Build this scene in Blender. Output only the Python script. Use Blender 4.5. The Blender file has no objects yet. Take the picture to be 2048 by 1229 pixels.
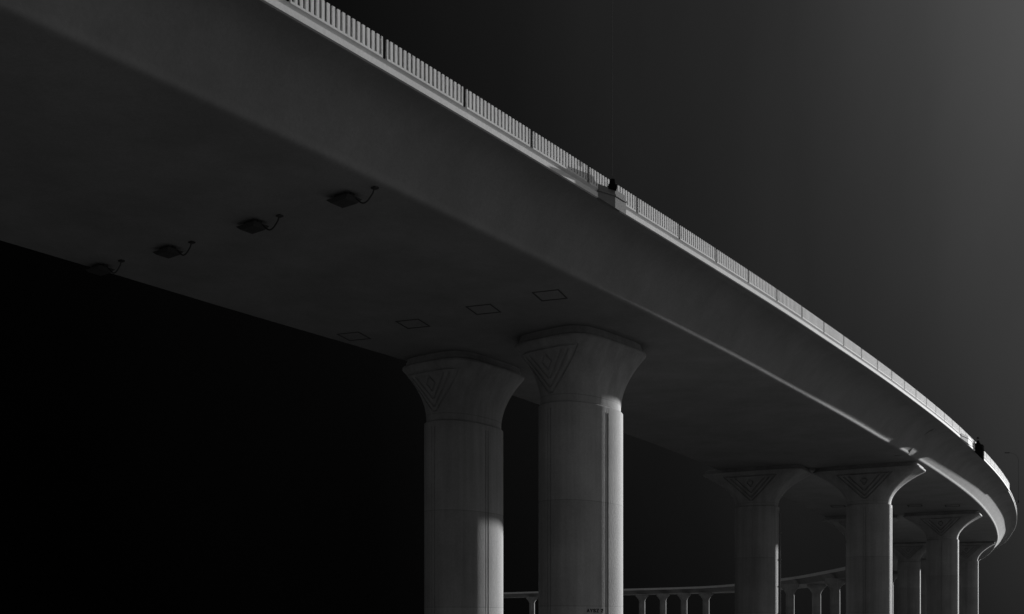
import bpy, math, random
from mathutils import Vector
random.seed(4)
sc = bpy.context.scene
K = 1.5            # metres per layout unit
EYE = 1.7          # eye height above the ground
R = math.radians

# ------------------------------------------------------------------ camera
cd = bpy.data.cameras.new('camera'); cam = bpy.data.objects.new('camera', cd)
sc.collection.objects.link(cam); sc.camera = cam
FPX = 2150.0; HOR = 1240.0; W, H = 2048.0, 1229.0
cd.sensor_width = 36; cd.lens = 36 * FPX / W
cd.shift_y = (HOR - H / 2) / W
cd.clip_start = .1; cd.clip_end = 12000
cam.location = (0, 0, EYE); cam.rotation_euler = (R(90), 0, 0)

# ------------------------------------------------------------------ light
SUN_AZ = Vector((math.sin(R(42.8)), math.cos(R(42.8)))); SUN_EL = R(7.7)
w = bpy.data.worlds.new('World'); sc.world = w; w.use_nodes = True
nt = w.node_tree; nt.nodes.clear(); N = nt.nodes.new; Lk = nt.links.new
out = N('ShaderNodeOutputWorld'); bg = N('ShaderNodeBackground'); bg.inputs[1].default_value = 1
Lk(bg.outputs[0], out.inputs[0])
def mth(op, a, b=None, c=None, tree=None):
    t = tree or nt
    n = t.nodes.new('ShaderNodeMath'); n.operation = op
    for i, v in enumerate((a, b, c)):
        if v is None: continue
        if isinstance(v, (int, float)): n.inputs[i].default_value = v
        else: t.links.new(v, n.inputs[i])
    return n.outputs[0]
tc = N('ShaderNodeTexCoord'); sp = N('ShaderNodeSeparateXYZ'); Lk(tc.outputs['Generated'], sp.inputs[0])
rp = N('ShaderNodeValToRGB'); el = rp.color_ramp.elements
stops = [(-1, .0), (-.42, .0009), (-.2, .0028), (0, .0078), (.11, .0135), (.226, .023), (.32, .044), (.40, .078), (.55, .20), (1, .46)]
while len(el) < len(stops): el.new(.5)
for e, (v, c) in zip(el, stops):
    e.position = (v + 1) / 2; e.color = (c * .76, c * .76, c * .76, 1)
tilt = mth('MULTIPLY_ADD', mth('SUBTRACT', sp.outputs[2], .45), .18, sp.outputs[0])
Lk(mth('MULTIPLY_ADD', tilt, .5, .5), rp.inputs[0])
mr = N('ShaderNodeMapRange'); Lk(sp.outputs[2], mr.inputs[0])
for i, v in zip((1, 2, 3, 4), (-.05, .5, .26, 1.0)): mr.inputs[i].default_value = v
fr = mth('MULTIPLY', rp.outputs[0], mr.outputs[0])
mist = N('ShaderNodeTexNoise'); mist.inputs['Scale'].default_value = 1.6; mist.inputs['Detail'].default_value = 4
mm = N('ShaderNodeMapping'); mm.inputs['Rotation'].default_value = (0, R(-38), 0); mm.inputs['Scale'].default_value = (3.2, 1, .9)
Lk(tc.outputs['Generated'], mm.inputs[0]); Lk(mm.outputs[0], mist.inputs[0])   # thin drawn-out cloud
fr = mth('MULTIPLY', fr, mth('MULTIPLY_ADD', mist.outputs[0], .9, .55))
sky = N('ShaderNodeTexSky'); sky.sky_type = 'NISHITA'; sky.sun_disc = False
sky.sun_elevation = SUN_EL; sky.sun_rotation = math.atan2(SUN_AZ.x, SUN_AZ.y)
bw = N('ShaderNodeRGBToBW'); Lk(sky.outputs[0], bw.inputs[0])
bk = N('ShaderNodeMapRange'); Lk(sp.outputs[1], bk.inputs[0])
for i, v in zip((1, 2, 3, 4), (.1, -.5, 0.0, 1.0)): bk.inputs[i].default_value = v
BACK = .030
fin = mth('ADD', fr, mth('MULTIPLY', mth('MULTIPLY', bw.outputs[0], BACK), bk.outputs[0]))
Lk(fin, bg.inputs[0])
sd = bpy.data.lights.new('sun', 'SUN'); sun = bpy.data.objects.new('sun', sd); sc.collection.objects.link(sun)
sd.energy = 5.0; sd.angle = R(.6); sd.color = (1, 1, 1)
to_sun = Vector((SUN_AZ.x * math.cos(SUN_EL), SUN_AZ.y * math.cos(SUN_EL), math.sin(SUN_EL)))
sun.rotation_euler = to_sun.to_track_quat('Z', 'Y').to_euler()
sc.view_settings.view_transform = 'Standard'; sc.view_settings.look = 'None'
sc.view_settings.exposure = .4; sc.view_settings.gamma = 1

# ------------------------------------------------------------------ materials
def concrete(name, base, var=.25, streak=.2, bump=.25, scale=1.0, boards=False, spec=.25):
    m = bpy.data.materials.new(name); m.use_nodes = True; t = m.node_tree; n = t.nodes; l = t.links
    b = n['Principled BSDF']; b.inputs['Roughness'].default_value = .82
    b.inputs['Specular IOR Level'].default_value = spec
    g = n.new('ShaderNodeNewGeometry')
    def noise(sc_, det, vec=None, rough=.6):
        x = n.new('ShaderNodeTexNoise'); x.inputs['Scale'].default_value = sc_; x.inputs['Detail'].default_value = det
        x.inputs['Roughness'].default_value = rough
        l.new(vec or g.outputs['Position'], x.inputs[0]); return x.outputs[0]
    mp = n.new('ShaderNodeMapping'); l.new(g.outputs['Position'], mp.inputs[0]); mp.inputs['Scale'].default_value = (1.6, 1.6, .07)
    big = noise(.35 * scale, 5); fine = noise(9 * scale, 4, rough=.7); st = noise(1.4 * scale, 4, mp.outputs[0]); grain = noise(55 * scale, 2)
    v = mth('MULTIPLY_ADD', big, var * 2, 1 - var, tree=t)
    v = mth('MULTIPLY', v, mth('MULTIPLY_ADD', fine, var * .9, 1 - var * .45, tree=t), tree=t)
    v = mth('MULTIPLY', v, mth('MULTIPLY_ADD', st, streak * 2, 1 - streak, tree=t), tree=t)
    v = mth('MULTIPLY', v, mth('MULTIPLY_ADD', grain, .3, .85, tree=t), tree=t)
    v = mth('MULTIPLY', v, base, tree=t)
    if boards:   # horizontal formwork lifts
        s = n.new('ShaderNodeSeparateXYZ'); l.new(g.outputs['Position'], s.inputs[0])
        k = mth('ABSOLUTE', mth('SUBTRACT', mth('FRACT', mth('MULTIPLY', s.outputs[2], 1 / 4.6, tree=t), tree=t), .5, tree=t), tree=t)
        line = mth('LESS_THAN', k, .0035, tree=t)
        v = mth('MULTIPLY', v, mth('MULTIPLY_ADD', line, -.28, 1, tree=t), tree=t)
        vo = n.new('ShaderNodeTexVoronoi'); vo.inputs['Scale'].default_value = 3.2; l.new(g.outputs['Position'], vo.inputs[0])
        v = mth('MULTIPLY', v, mth('MULTIPLY_ADD', mth('LESS_THAN', vo.outputs['Distance'], .045, tree=t), -.35, 1, tree=t), tree=t)
        wn = n.new('ShaderNodeTexWhiteNoise'); wn.noise_dimensions = '1D'
        l.new(mth('FLOOR', mth('ADD', mth('MULTIPLY', s.outputs[2], 1 / 4.6, tree=t), .5, tree=t), tree=t), wn.inputs['W'])
        v = mth('MULTIPLY', v, mth('MULTIPLY_ADD', wn.outputs[0], .16, .92, tree=t), tree=t)
    cb = n.new('ShaderNodeCombineColor')
    for i in range(3): l.new(v, cb.inputs[i])
    l.new(cb.outputs[0], b.inputs['Base Color'])
    bp = n.new('ShaderNodeBump'); bp.inputs['Strength'].default_value = bump; bp.inputs['Distance'].default_value = .02
    l.new(mth('ADD', fine, mth('MULTIPLY', grain, .5, tree=t), tree=t), bp.inputs['Height']); l.new(bp.outputs[0], b.inputs['Normal'])
    return m
def matt(name, c):
    m = bpy.data.materials.new(name); m.use_nodes = True; t = m.node_tree; t.nodes.clear()
    o = t.nodes.new('ShaderNodeOutputMaterial'); d = t.nodes.new('ShaderNodeBsdfDiffuse'); t.links.new(d.outputs[0], o.inputs[0])
    nz = t.nodes.new('ShaderNodeTexNoise'); nz.inputs['Scale'].default_value = 6; nz.inputs['Detail'].default_value = 5
    rp_ = t.nodes.new('ShaderNodeValToRGB'); e = rp_.color_ramp.elements
    for q, k in zip(e, (.7, 1.3)): q.color = (c * k, c * k, c * k, 1)
    t.links.new(nz.outputs[0], rp_.inputs[0]); t.links.new(rp_.outputs[0], d.inputs[0])
    return m
M_col = concrete('column_concrete', .265, var=.4, streak=.36, bump=.5, boards=True)
M_deck = concrete('deck_concrete', .20, var=.34, streak=.1, bump=.35)
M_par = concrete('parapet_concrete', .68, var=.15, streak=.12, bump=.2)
M_ground = concrete('dry_earth', .155, var=.4, streak=0, scale=.2)
M_asph = concrete('asphalt', .05, var=.2, streak=0)
M_ped = concrete('pedestal_concrete', .17, var=.2, streak=.1)
M_black = matt('black_paint', .01)
M_lamp = matt('dark_metal', .09)
M_fit = matt('weathered_metal', .06)
M_seal = matt('joint_seal', .08)
M_pipe = matt('grey_pipe', .22)

# ------------------------------------------------------------------ mesh helpers (layout units in, metres out)
class MB:
    def __init__(s): s.v = []; s.f = []
    def add(s, vs, fs):
        o = len(s.v); s.v += [tuple(p) for p in vs]; s.f += [tuple(i + o for i in f) for f in fs]
    def box8(s, p):   # p: 4 bottom + 4 top, both counter-clockwise from above
        s.add(p, [(3, 2, 1, 0), (4, 5, 6, 7), (0, 1, 5, 4), (1, 2, 6, 5), (2, 3, 7, 6), (3, 0, 4, 7)])
    def box(s, x0, x1, y0, y1, z0, z1):
        s.box8([(x0, y0, z0), (x1, y0, z0), (x1, y1, z0), (x0, y1, z0), (x0, y0, z1), (x1, y0, z1), (x1, y1, z1), (x0, y1, z1)])
    def tube(s, pts, r, n=10, r1=None):
        pts = [Vector(p) for p in pts]; rings = []
        for i, p in enumerate(pts):
            d = (pts[min(i + 1, len(pts) - 1)] - pts[max(i - 1, 0)]).normalized()
            a = d.cross(Vector((0, 1, .01))).normalized(); b = d.cross(a)
            rr = r if r1 is None else r + (r1 - r) * i / (len(pts) - 1)
            rings.append([p + (a * math.cos(6.28318 * k / n) + b * math.sin(6.28318 * k / n)) * rr for k in range(n)])
        vs = [q for rg in rings for q in rg]
        fs = [(i * n + k, i * n + (k + 1) % n, (i + 1) * n + (k + 1) % n, (i + 1) * n + k) for i in range(len(pts) - 1) for k in range(n)]
        fs += [tuple(range(n))[::-1], tuple((len(pts) - 1) * n + k for k in range(n))]
        s.add(vs, fs)
    def build(s, name, mat, parent=None, smooth=None):
        me = bpy.data.meshes.new(name); me.from_pydata([(x * K, y * K, z * K) for x, y, z in s.v], [], s.f)
        me.update(); me.materials.append(mat)
        if smooth is not None:
            me.shade_smooth(); me.set_sharp_from_angle(angle=R(smooth))
        import bmesh
        bm = bmesh.new(); bm.from_mesh(me); bmesh.ops.recalc_face_normals(bm, faces=bm.faces); bm.to_mesh(me); bm.free()
        o = bpy.data.objects.new(name, me); sc.collection.objects.link(o)
        if parent: o.parent = parent
        return o
def empty(name, loc=(0, 0, 0), rz=0):
    o = bpy.data.objects.new(name, None); sc.collection.objects.link(o)
    o.location = loc; o.rotation_euler = (0, 0, rz); o.empty_display_size = .5; return o
def tag(o, label=None, cat=None, group=None, kind=None):
    for k, v in (('label', label), ('category', cat), ('group', group), ('kind', kind)):
        if v: o[k] = v
    return o
def wz(z): return z * K + EYE       # layout height above eye -> world height
GZ = -EYE / K                       # ground in layout height
def at(px, Y): return ((px - 1024) * Y / FPX, Y)

# ------------------------------------------------------------------ ground
g = MB(); g.add([(-2500, -2500, 0), (2500, -2500, 0), (2500, 2500, 0), (-2500, 2500, 0)], [(0, 1, 2, 3)])
tag(g.build('ground', M_ground), kind='structure')

# ------------------------------------------------------------------ the viaduct's line: (outer wing edge), (inner soffit edge), rise
ST = [((-16.64, 1), (-23.9, 6.9), 0),
      ((-9.96, 9), (-17.9, 14.9), 0),
      ((-3.75, 17), (-11.9, 22.75), 0),
      ((0.74, 23), (-7.4, 29.1), 0),
      ((5.82, 30), (-2.75, 35.6), 0),
      ((10.37, 36.5), (1.5, 42.4), 0),
      ((16.840, 46.220), (7.234, 52.048), 0.04),
      ((24.700, 58.834), (12.781, 62.891), 0.12),
      ((33.636, 74.137), (20.311, 77.183), 0.13),
      ((41.252, 88.354), (27.725, 92.417), 0.13),
      ((48.207, 102.472), (34.629, 106.511), 0.08),
      ((54.71, 117), (41, 120.5), 0),
      ((64.31, 141), (50, 145), 0.05),
      ((73.3, 168), (59, 171), 0.2),
      ((79.8, 195), (65.7, 199), .5), ((85.5, 225), (72.3, 227), .9),
      ((89.5, 257), (75.6, 258), 1.1), ((91, 283), (76.8, 283), 1.1), ((90, 310), (76, 307), 1.1), ((88, 338), (74.7, 331), 1.1),
      ((84, 363), (71.5, 354), 1.1), ((76.5, 384), (66.5, 371), 1.1), ((65, 399), (57.5, 385), 1.1), ((53, 410), (47, 396), 1.1),
      ((35.5, 430), (29, 417), 1.1), ((14, 455), (7.5, 442.5), 1.1), ((-5, 476), (-11, 463.5), 1.1)]
def cr(i, t):
    P = [ST[max(0, min(len(ST) - 1, i + k))] for k in (-1, 0, 1, 2)]
    def f(a, b, c, d): return .5 * (2 * b + (c - a) * t + (2 * a - 5 * b + 4 * c - d) * t * t + (3 * b - a - 3 * c + d) * t ** 3)
    O = Vector([f(*[p[0][j] for p in P]) for j in (0, 1)]); I = Vector([f(*[p[1][j] for p in P]) for j in (0, 1)])
    return O, I, max(0, f(*[p[2] for p in P]))
SUB = 24
PATH = [cr(i, k / SUB) for i in range(len(ST) - 1) for k in range(SUB)] + [cr(len(ST) - 2, 1)]
# arc length along the outer edge
AL = [0.0]
for i in range(1, len(PATH)): AL.append(AL[-1] + (PATH[i][0] - PATH[i - 1][0]).length)
def path_at(s):
    s = max(0, min(AL[-1], s)); lo, hi = 0, len(AL) - 1
    while hi - lo > 1:
        m = (lo + hi) // 2
        if AL[m] <= s: lo = m
        else: hi = m
    t = (s - AL[lo]) / (AL[hi] - AL[lo])
    a, b = PATH[lo], PATH[hi]
    return a[0].lerp(b[0], t), a[1].lerp(b[1], t), a[2] + (b[2] - a[2]) * t
def s_of_px(px, z=9.95):   # station where the outer edge passes a given column of the layout drawing
    best = None
    for i in range(1, len(PATH)):
        x0 = 1024 + FPX * PATH[i - 1][0].x / PATH[i - 1][0].y; x1 = 1024 + FPX * PATH[i][0].x / PATH[i][0].y
        if PATH[i - 1][0].y > 4 and (x0 - px) * (x1 - px) <= 0: return AL[i - 1] + (AL[i] - AL[i - 1]) * (px - x0) / (x1 - x0)
OVER = [(0, 1.2), (24, 1.25), (36, 1.43), (48, 1.72), (60, 1.95), (9999, 1.95)]   # overhang of the wing by station
def overhang(s):
    for (a, x), (b, y) in zip(OVER, OVER[1:]):
        if s <= b: return x + (y - x) * (s - a) / (b - a)
def side(s, d, inner=False):   # point at distance d across the deck from the outer edge (or from the inner soffit edge)
    O, I, dz = path_at(s); u = (I - O).normalized()
    p = (I if inner else O) + u * d
    return p.x, p.y, dz
def sweep(mb, prof, ss, cap=True, wing=False):
    n = len(prof); vs = []
    for s in ss:
        for inner, d, z in prof:
            if wing and not inner: d *= overhang(s) / 1.5
            x, y, dz = side(s, d, inner); vs.append((x, y, z + dz))
    fs = [(i * n + k, i * n + (k + 1) % n, (i + 1) * n + (k + 1) % n, (i + 1) * n + k) for i in range(len(ss) - 1) for k in range(n)]
    if cap: fs += [tuple(range(n)), tuple((len(ss) - 1) * n + k for k in range(n))[::-1]]
    mb.add(vs, fs)
def span(s0, s1, step): n = max(1, int((s1 - s0) / step)); return [s0 + (s1 - s0) * i / n for i in range(n + 1)]

ZS, ZW, ZT = 8.35, 9.70, 10.27
deck = tag(empty('viaduct_deck', (PATH[0][0].x * K, PATH[0][0].y * K, 0)), 'long curving pale concrete viaduct deck sweeping overhead to the right and looping back', 'viaduct')
DO = deck.location.copy()
def deckpart(mb, name, mat, smooth=None, parent=None):
    mb.v = [(x - DO.x / K, y - DO.y / K, z + EYE / K) for x, y, z in mb.v]
    return mb.build(name, mat, parent or deck, smooth)
half = [(0.06, 9.90), (0.06, 9.72), (0.09, 9.69), (.25, 9.665), (.42, 9.62), (.57, 9.54), (.71, 9.425), (.85, 9.27), (.99, 9.08), (1.13, 8.865), (1.25, 8.67), (1.325, 8.555),
        (1.35, 8.51), (1.362, 8.46), (1.375, 8.42), (1.40, 8.385), (1.45, 8.36), (1.53, 8.352), (1.62, 8.35)]
prof = [(False, d, z) for d, z in half] + [(True, 1.5 - d, z) for d, z in reversed(half)]
gm = MB(); sweep(gm, prof, span(0, AL[-1], .8), wing=True)
deckpart(gm, 'girder', M_deck, 38)
rd = MB(); sweep(rd, [(False, .3, 9.906), (False, .3, 9.93), (True, 1.2, 9.93), (True, 1.2, 9.906)], span(0, AL[-1], 2))
deckpart(rd, 'road_surface', M_asph)
# outer curb strip: pale lower band, set-back upper band
S_END = s_of_px(2019)
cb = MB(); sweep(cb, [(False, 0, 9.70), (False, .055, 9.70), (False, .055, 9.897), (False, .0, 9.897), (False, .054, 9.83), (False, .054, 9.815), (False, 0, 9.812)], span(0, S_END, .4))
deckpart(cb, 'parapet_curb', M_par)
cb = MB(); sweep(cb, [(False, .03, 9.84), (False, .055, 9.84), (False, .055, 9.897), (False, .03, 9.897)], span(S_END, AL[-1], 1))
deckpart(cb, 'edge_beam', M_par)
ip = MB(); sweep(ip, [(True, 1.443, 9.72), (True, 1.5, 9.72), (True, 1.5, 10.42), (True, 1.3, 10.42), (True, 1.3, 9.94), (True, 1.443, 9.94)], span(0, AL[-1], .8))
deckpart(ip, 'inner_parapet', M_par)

# outer parapet panels, ribbed
s_a, s_b = s_of_px(770), s_of_px(930)
PL = s_b - s_a
print('panel length', PL)
def panel(s0, s1):
    m = MB(); G = .055; a, b = s0 + G, s1 - G
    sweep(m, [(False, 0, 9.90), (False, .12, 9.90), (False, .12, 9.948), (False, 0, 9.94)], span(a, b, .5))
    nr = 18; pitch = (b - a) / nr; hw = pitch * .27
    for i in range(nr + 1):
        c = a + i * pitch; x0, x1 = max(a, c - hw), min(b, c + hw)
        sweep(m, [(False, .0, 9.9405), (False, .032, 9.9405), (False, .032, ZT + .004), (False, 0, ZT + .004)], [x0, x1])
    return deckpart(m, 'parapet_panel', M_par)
s = s_a - 5 * PL; np_ = 0
while s < S_END - .4:
    panel(s, min(s + PL, S_END)); s += PL; np_ += 1
print('panels', np_)
# lamp pedestals on the parapet
def pedestal(px, L, drop, outw, mat=None, zt=10.0, nm='lamp_pedestal'):
    s = s_of_px(px); m = MB()
    def P(ds, d, z): x, y, dz = side(s + ds, d); return (x, y, z + dz)
    pr = [(-L, -.02, 0), (-L * .05, -outw, 1), (L * .95, -outw, 1), (L, -.02, 0)]
    bot = [P(ds, d, 9.69 - drop * f) for ds, d, f in pr]; top = [P(ds, d, zt) for ds, d, f in pr]
    back0 = [P(L, .05, 9.69), P(-L, .05, 9.69)]; back1 = [P(L, .05, zt), P(-L, .05, zt)]
    vs = bot + back0 + top + back1
    fs = [(0, 1, 7, 6), (1, 2, 8, 7), (2, 3, 9, 8), (3, 4, 10, 9), (4, 5, 11, 10), (5, 0, 6, 11), (0, 5, 4, 3, 2, 1), (6, 7, 8, 9, 10, 11)]
    m.add(vs, fs)
    # string course
    pr2 = [(ds * 1.02, d - .02, f) for ds, d, f in pr]
    b2 = [P(ds, d, 9.84) for ds, d, f in pr2]; t2 = [P(ds, d, 9.88) for ds, d, f in pr2]
    m.add(b2 + [P(L, .05, 9.84), P(-L, .05, 9.84)] + t2 + [P(L, .05, 9.88), P(-L, .05, 9.88)], fs)
    deckpart(m, nm, mat or M_ped)
    return s
S1 = pedestal(1219, .5, .12, .17)
S2 = pedestal(1929, 1.3, .12, .2, M_par, 9.97)
pedestal(1953, .65, .42, .34, M_black, 10.16, 'service_box')
def lamp_post(s, outw, h, arm, label, r=.03, lean=0, zb=10.10, bs=1):
    x, y, dz = side(s, -outw * .45)
    o = tag(empty('lamp_post', (x * K, y * K, wz(zb + dz))), label, 'street lamp', 'lamp posts along the outer parapet')
    b = MB(); b.box(-.1 * bs, .1 * bs, -.1 * bs, .1 * bs, 0, .1 * bs); b.tube([(0, 0, .1 * bs), (0, 0, .24)], .08 * bs, 12, .06 * bs); b.build('post_base', M_black, o)
    p = MB(); pts = [(lean * t / 10, 0, .34 + (h - .34) * t / 10) for t in range(11)]
    if arm:
        pts += [(lean + arm * (1 - math.cos(a)) , 0, h + abs(arm) * math.sin(a) * .8) for a in [k * math.pi / 16 for k in range(1, 9)]]
    p.tube(pts, r, 8, r * .6); p.build('pole', M_lamp, o, 40)
    if arm:
        q = pts[-1]; hd = MB(); sx = 1 if arm > 0 else -1
        hd.box8([(q[0] - .02, -.1, q[2] - .1), (q[0] + .6 * sx if sx > 0 else q[0], -.1, q[2] - .1), (q[0] + .6 if sx > 0 else q[0], .1, q[2] - .1), (q[0] - .02, .1, q[2] - .1),
                 (q[0] - .02, -.1, q[2] + .03), (q[0] + .5 if sx > 0 else q[0], -.1, q[2] + .02), (q[0] + .5 if sx > 0 else q[0], .1, q[2] + .02), (q[0] - .02, .1, q[2] + .03)]) if sx > 0 else \
            hd.box(q[0] - .35, q[0] + .02, -.06, .06, q[2] - .04, q[2] + .02)
        hd.build('lamp_head', M_lamp, o)
    return o
lamp_post(S1 - .1, .3, 6.5, 0, 'thin dark lamp post rising from the nearer parapet pedestal past the picture top', .007, zb=9.97)
lamp_post(s_of_px(1951), .3, .45, 0, 'short black post stump on the farther parapet pedestal', .09)
lamp_post(s_of_px(2031), .5, 3.6, -.8, 'thin curved-arm lamp post at far right where the deck turns away', .014, zb=9.85, bs=.4)

# soffit hatches, drawn where the layout shows their frames
def hatch(px, py, hd, sx=.36, sy=.40, t=.035):
    Z = ZS; Y = Z * FPX / (HOR - py); X = (px - 1024) * Y / FPX
    c, s_ = math.cos(hd), math.sin(hd); m = MB()
    def P(a, b, z): return (X + a * c + b * s_, Y - a * s_ + b * c, z)
    for (x0, x1, y0, y1) in ((-sx, sx, -sy, -sy + t), (-sx, sx, sy - t, sy), (-sx, -sx + t, -sy + t, sy - t), (sx - t, sx, -sy + t, sy - t)):
        m.box8([P(x0, y0, Z - .012), P(x1, y0, Z - .012), P(x1, y1, Z - .012), P(x0, y1, Z - .012), P(x0, y0, Z + .01), P(x1, y0, Z + .01), P(x1, y1, Z + .01), P(x0, y1, Z + .01)])
    deckpart(m, 'hatch_frame', M_seal)
for q in ((708, 673), (826, 648), (967, 619), (1100, 591)): hatch(q[0], q[1], R(20))
for q in ((1676, 1013), (1830, 1012), (1905, 1012)): hatch(q[0], q[1], R(24), .5, .6, .07)

# cross rib and bearing diaphragm under the wing at the second pier
def wing_rib(px, L, name='wing_rib'):
    s = s_of_px(px); m = MB()
    sweep(m, [(False, .46, 9.63), (False, .46, 9.565), (False, .62, 9.475), (False, .90, 9.23), (False, 1.13, 8.90), (False, 1.28, 8.58), (False, 1.40, 8.37), (False, 1.9, 8.32), (False, 1.9, 9.0), (False, 1.3, 9.5)], span(s, s + L, .3), wing=True)
    deckpart(m, name, M_deck)

# ------------------------------------------------------------------ soffit fittings
def fitting(px, py, label, hd=R(36)):
    Z = ZS; Y = Z * FPX / (HOR - py); X = (px - 1024) * Y / FPX
    o = tag(empty('drain_fitting', (X * K, Y * K, wz(Z)), -hd), label, 'light fitting', 'fittings hanging in a row under the deck')
    m = MB(); m.box8([(-.2, -.16, -.15), (.2, -.16, -.15), (.2, .16, -.15), (-.2, .16, -.15), (-.3, -.2, -.08), (.3, -.2, -.08), (.3, .2, -.08), (-.3, .2, -.08)])
    m.build('housing', M_fit, o)
    k = MB(); k.box(-.14, .14, -.12, .12, -.08, 0); k.box(-.24, -.2, -.05, .05, -.1, 0); k.box(.2, .24, -.05, .05, -.1, 0); k.build('bracket', M_fit, o)
    c = MB(); pts = [(.28 + .45 * t, .05, -.1 - .14 * math.sin(math.pi * t)) for t in [i / 12 for i in range(13)]]; pts += [(.76, .05, -.03), (.78, .05, 0)]
    c.tube(pts, .015, 8); c.box(.72, .84, .0, .1, -.03, 0); c.build('cable', M_fit, o, 40)
    return o
for px, py, lb in ((336, 497, 'dark fitting with looped cable under the deck, second from the left of its row'),
                   (505, 446, 'dark fitting with looped cable under the deck, third from the left of its row'),
                   (688, 392, 'dark fitting with looped cable under the deck, nearest the bright edge of the girder'),
                   (200, 533, 'dark fitting at the lower left edge of the deck underside')):
    fitting(px, py, lb)

# ------------------------------------------------------------------ columns
def sgn(v): return (v > 0) - (v < 0)
def sec(a, b, n, th):
    c, s_ = math.cos(th), math.sin(th)
    return a * sgn(c) * abs(c) ** (2 / n), b * sgn(s_) * abs(s_) ** (2 / n)
def angles(n, a, b, e):   # even spacing along the cap outline
    M = 40000; P = [sec(a, b, e, 2 * math.pi * i / M) for i in range(M + 1)]
    L = [0.0]
    for p, q in zip(P, P[1:]): L.append(L[-1] + math.hypot(p[0] - q[0], p[1] - q[1]))
    o = []; j = 0
    for i in range(n):
        t = L[-1] * (i + .5) / n
        while L[j + 1] < t: j += 1
        o.append(2 * math.pi * (j + (t - L[j]) / max(1e-9, L[j + 1] - L[j])) / M)
    return o
def seg_d(x, z, a, b):
    dx, dz = b[0] - a[0], b[1] - a[1]; L = dx * dx + dz * dz
    t = max(0, min(1, ((x - a[0]) * dx + (z - a[1]) * dz) / L)); return math.hypot(x - a[0] - t * dx, z - a[1] - t * dz)
def carve(x, u, T, gw):   # groove depth factor on the V face; u = 0 ring .. 1 rim, in units of capital height
    vw = T['vw']; Hc = T['hc']; z = u * Hc; d = 9
    top = Hc * .90; ax = .07
    segs = [((-vw, top), (vw, top)), ((-vw, top), (-ax, Hc * .17)), ((vw, top), (ax, Hc * .17)), ((-ax, Hc * .17), (ax, Hc * .17)),
            ((-vw * .74, top - .12), (-.03, Hc * .27)), ((vw * .74, top - .12), (.03, Hc * .27)),
            ((-vw * .55, top - .12), (-.04, Hc * .42)), ((vw * .55, top - .12), (.04, Hc * .42)),
            ((0, top - .14), (.17, top - .36)), ((.17, top - .36), (0, top - .58)), ((0, top - .58), (-.17, top - .36)), ((-.17, top - .36), (0, top - .14))]
    for a, b in segs: d = min(d, seg_d(x, z, a, b))
    return max(0, 1 - (d / gw) ** 2) if d < gw else 0
def loft(rings, n):
    vs = [p for r in rings for p in r]
    fs = [(i * n + k, i * n + (k + 1) % n, (i + 1) * n + (k + 1) % n, (i + 1) * n + k) for i in range(len(rings) - 1) for k in range(n)]
    fs += [tuple(range(n))[::-1], tuple((len(rings) - 1) * n + k for k in range(n))]
    return vs, fs
def column_meshes(T):
    """T: a,b shaft half axes; n shaft roundness; ta,tb cap half sizes; zr ring height; zc rim height; zs soffit height; res detail"""
    n = T['res']; th = angles(n, T['ta'], T['tb'], T['nt']); a, b = T['a'], T['b']; out = []
    # shaft
    rings = []
    def ring(z, k=1, groove=True):
        r = []
        for t in th:
            x, y = sec(a * k, b * k, T['n'], t)
            if groove and n > 100:
                e = max(0, 1 - ((abs(x) - .06) / .022) ** 2); e2 = max(0, 1 - ((abs(y) - .06) / .022) ** 2)
                y -= sgn(y) * (.028 * e + (.006 if abs(x) < .06 else 0)); x -= sgn(x) * (.028 * e2 + (.006 if abs(y) < .06 else 0))
            r.append((x, y, z))
        return r
    zr = T['zr'] - GZ
    rows = [0] + [zr * i / 8 for i in range(1, 8)] + [zr - .22]
    for z in rows: rings.append(ring(z))
    rings.append(ring(zr - .20, 1, False)); rings.append(ring(zr - .05, 1, False)); rings.append(ring(zr - .012, .975, False)); rings.append(ring(zr, .93, False))
    m = MB(); m.add(*loft(rings, n)); out.append(('shaft', m, 30))
    # capital
    hc = T['zc'] - T['zr']; T['hc'] = hc; rings = []; nu = T['rows']
    gw = T.get('gw', .035)
    for j in range(nu + 1):
        u = j / nu; f = u ** T.get('pw', 1.85); k = .945
        ring_ = []
        for t in th:
            # matching direction on the shaft and on the cap
            x0, y0 = sec(a * k, b * k, T['n'], t); x1, y1 = sec(T['ta'], T['tb'], T['nt'], t)
            x = x0 + (x1 - x0) * f; y = y0 + (y1 - y0) * f
            if n > 100 and .1 < u < .97:
                if abs(y) > .35 * (b + (T['tb'] - b) * f): y -= sgn(y) * T.get('gd', .03) * carve(x, u, T, gw)
            ring_.append((x, y, zr + .001 + hc * u))
        rings.append(ring_)
    def top(z, dx):
        return [(*sec(T['ta'] + dx, T['tb'] + dx, T['nt'], t), z) for t in th]
    zc = zr + hc
    rings += [top(zc + .03, .02), top(zc + .09, .02), top(zc + .12, -.01), top(zc + .125, -.08)]
    m = MB(); m.add(*loft(rings, n)); out.append(('capital', m, 35))
    # bearing seat between cap and soffit
    zs = T['zs'] - GZ
    m = MB(); m.add(*loft([top(zc + .126, -.08), top(zc + .15 + (zs - zc - .15) * .45, -.08), top(zc + .15 + (zs - zc - .15) * .5, -.11), top(zs - .002, -.11)], n))
    out.append(('bearing_seat', m, 35))
    return out
PROTO = {}
def column(kind, T, X, Y, hd, label, group):
    o = tag(empty('flared_pier', (X * K, Y * K, 0), -hd), label, 'pier', group)
    key = kind
    if key not in PROTO:
        PROTO[key] = [m.build(nm, M_col, o, sm) for nm, m, sm in column_meshes(T)]
    else:
        for p in PROTO[key]:
            c = p.copy(); sc.collection.objects.link(c); c.parent = o
    return o
GR = 'flared concrete columns carrying the viaduct'
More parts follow.
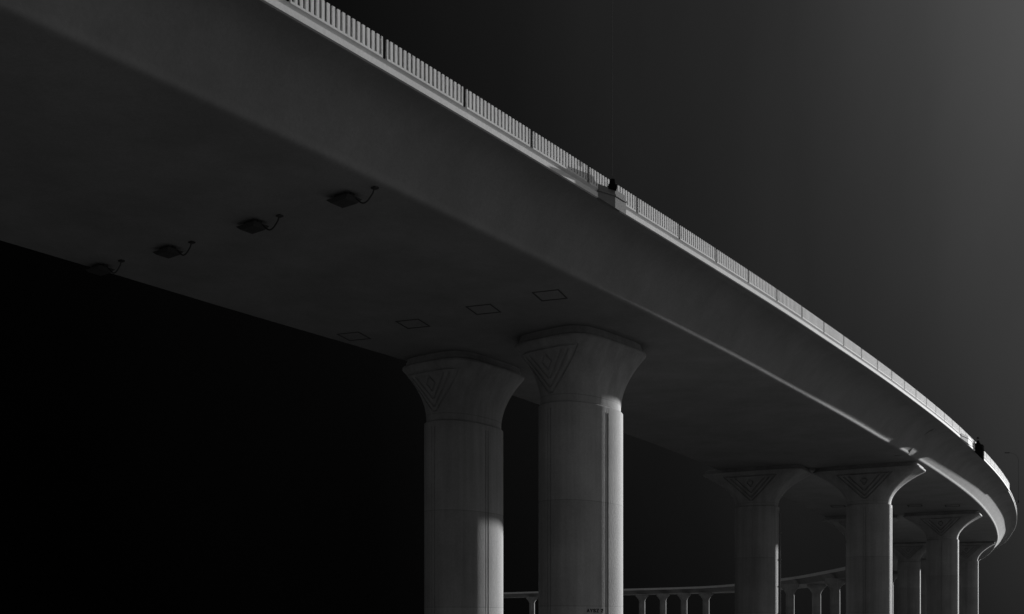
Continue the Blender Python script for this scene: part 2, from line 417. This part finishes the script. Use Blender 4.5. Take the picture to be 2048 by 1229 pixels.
TA = dict(a=.93, b=1.60, n=2.35, ta=1.42, tb=1.95, nt=4.2, zr=6.33, zc=8.0, zs=ZS, res=900, rows=170, vw=1.02, gw=.034, gd=.05, pw=2.05)
TB = dict(a=1.2, b=1.2, n=2.5, ta=2.82, tb=1.5, nt=8, zr=6.37, zc=8.17, zs=ZS + .12, res=900, rows=130, vw=1.45, gw=.042, gd=.08, pw=2.0)
TF = dict(a=1.12, b=1.12, n=2.5, ta=2.4, tb=1.5, nt=8, zr=6.5, zc=8.7, zs=ZS + 1.1, res=96, rows=16, vw=1.4, pw=1.8)
TFE = dict(TB); TFE.update(res=96, rows=16, zs=ZS + .4, zc=8.25)
x, y = at(929, 35.3); A1 = column('A', TA, x, y, R(36), 'nearest left column, thick shaft with a bright right face and diamond motif at its left', GR)
x, y = at(1163, 32.4)
A2 = column('A', dict(TA), x, y, R(40), 'nearest right column, thick shaft stencilled AYSZ 2, its flared cap lit along the right', GR)
x, y = at(1514, 60.9); B1 = column('B', TB, x, y, R(29), 'column with a downpipe on its right edge, left of the second pair', GR)
x, y = at(1738, 59.9); B2 = column('B', TB, x, y, R(30), 'column with a bright right edge, right of the second pair under the girder step', GR)
x, y = at(1722, 88.5); column('B', TB, x, y, R(28), 'column mostly hidden behind the right column of the second pair', GR)
x, y = at(1885, 85.7); column('B', TB, x, y, R(28), 'column of the third pair, under the outer curve, bright right edge', GR)
x, y = at(1818, 118); column('B', TB, x, y, R(24), 'fourth pair left column, seen between the second and third pairs', GR)
x, y = at(1933, 117); column('B', TB, x, y, R(24), 'fourth pair right column, rightmost of all under the outer edge', GR)
x, y = at(1843, 151); column('E', TFE, x, y, R(20), 'far column glimpsed between the fourth and third pairs', GR)
x, y = at(1916, 150); column('E', TFE, x, y, R(20), 'far column hidden behind the rightmost column', GR)
x, y = at(1773, 196); column('E', TFE, x, y, R(16), 'far column showing only a bright edge right of the second pair', GR)
x, y = at(1846, 193); column('E', TFE, x, y, R(16), 'far column behind the third pair', GR)
FG = 'small distant columns under the looping deck'
for px, Y, hd, lb in ((1670, 247, 16, 'distant column just left of the bright-edged second pair column'),
                      (1727, 245, 14, 'distant column behind the bright-edged second pair column'),
                      (1633, 284, 10, 'distant slim column, middle of the three under the rising deck'),
                      (1580, 286, 10, 'distant slim column beside the downpipe of the second pair'),
                      (1520, 335, -5, 'distant column behind the column with the downpipe'),
                      (1412, 372, 8, 'distant slim column, rightmost of four between the near and second pairs'),
                      (1368, 379, 6, 'distant slim column, second from the right of four between the pairs'),
                      (1326, 387, 6, 'distant slim column, second from the left of four between the pairs'),
                      (1284, 395, 5, 'distant slim column, leftmost of four right of the near pair'),
                      (1160, 418, 5, 'distant column behind the stencilled near column'),
                      (1064, 441, 5, 'distant slim column seen between the two nearest columns')):
    x, y = at(px, Y); column('F', TF, x, y, R(hd), lb, FG)

# stencil on the nearest right column
def letters(parent):
    GL = {'A': [[(0, 0), (.35, 1), (.7, 0)], [(.14, .35), (.56, .35)]], 'Y': [[(0, 1), (.35, .5), (.7, 1)], [(.35, .5), (.35, 0)]],
          'S': [[(.68, .85), (.5, 1), (.18, 1), (.02, .85), (.05, .6), (.62, .42), (.68, .18), (.5, 0), (.15, 0), (0, .15)]],
          'Z': [[(0, 1), (.7, 1), (0, 0), (.7, 0)]], '2': [[(.02, .8), (.2, 1), (.5, 1), (.66, .8), (.62, .58), (0, 0), (.68, 0)]]}
    hgt = .085; u = 0; px0 = 1174; a, b, n = TA['a'], TA['b'], TA['n']
    rz = -R(40); cx, cy = parent.location.x / K, parent.location.y / K
    def surf(px, z):   # point on the shaft seen in that column of the drawing
        best = None
        for i in range(2000):
            t = 2 * math.pi * i / 2000; x, y = sec(a, b, n, t)
            X = cx + x * math.cos(rz) - y * math.sin(rz); Y = cy + x * math.sin(rz) + y * math.cos(rz)
            p = 1024 + FPX * X / Y
            if Y < cy and (best is None or abs(p - px) < best[0]): best = (abs(p - px), x, y)
        x, y = best[1], best[2]; nx = sgn(x) * (abs(x) / a) ** (n - 1) / a; ny = sgn(y) * (abs(y) / b) ** (n - 1) / b; q = math.hypot(nx, ny)
        return Vector((x, y, z)), Vector((nx / q, ny / q, 0))
    zb = (1240 - 1224.5) * 31.2 / FPX - GZ
    p0, nrm = surf(1193, 0); tan = Vector((0, 0, 1)).cross(nrm)
    if (tan.x * math.cos(rz) - tan.y * math.sin(rz)) < 0: tan = -tan
    wch = .115; tot = 5.9 * wch * 1.15; x0 = -tot / 2
    for k, ch in enumerate(('A', 'Y', 'S', 'Z', None, '2')):
        if ch:
            m = MB()
            for pl in GL[ch]:
                for (ax, ay), (bx, by) in zip(pl, pl[1:]):
                    A = Vector((ax * wch, ay * hgt)); B = Vector((bx * wch, by * hgt)); d = (B - A).normalized() * .008; nn = Vector((-d.y, d.x)) * 1.1
                    q = [A - d - nn, B + d - nn, B + d + nn, A - d + nn]
                    vs = []
                    for off in (-.004, .012):
                        for c in q:
                            lx = x0 + c.x; tt = p0 + tan * lx
                            # drop onto the curved shaft
                            f = (abs(tt.x) / a) ** n + (abs(tt.y) / b) ** n; sft = tt * (1 / f ** (1 / n)) if f > 0 else tt
                            v = sft + nrm * off; vs.append((v.x, v.y, zb + c.y))
                    m.add(vs, [(0, 1, 2, 3), (4, 5, 6, 7), (0, 1, 5, 4), (1, 2, 6, 5), (2, 3, 7, 6), (3, 0, 4, 7)])
            m.build('stencil_letter', M_black, parent)
        x0 += wch * 1.15 * (.55 if ch is None else 1)
letters(A2)

# downpipe on the second pair's left column
pp = MB(); x, y = at(1560, 60.6); zt = (1240 - 1024) * 60.6 / FPX
pp.tube([(0, 0, 0), (0, 0, 2), (0, 0, zt - GZ - .1), (-.06, 0, zt - GZ), (-.25, 0, zt - GZ + .04)], .045, 10)
for z in (1.5, 3.0, 4.5, 6.0): pp.box(-.14, .07, -.06, .06, z, z + .07)
po = pp.build('downpipe', M_pipe, None, 40); po.location = (x * K, y * K, 0)
tag(po, 'thin grey downpipe running down the right edge of the second pair left column', 'pipe')

wing_rib(1893, 1.0)
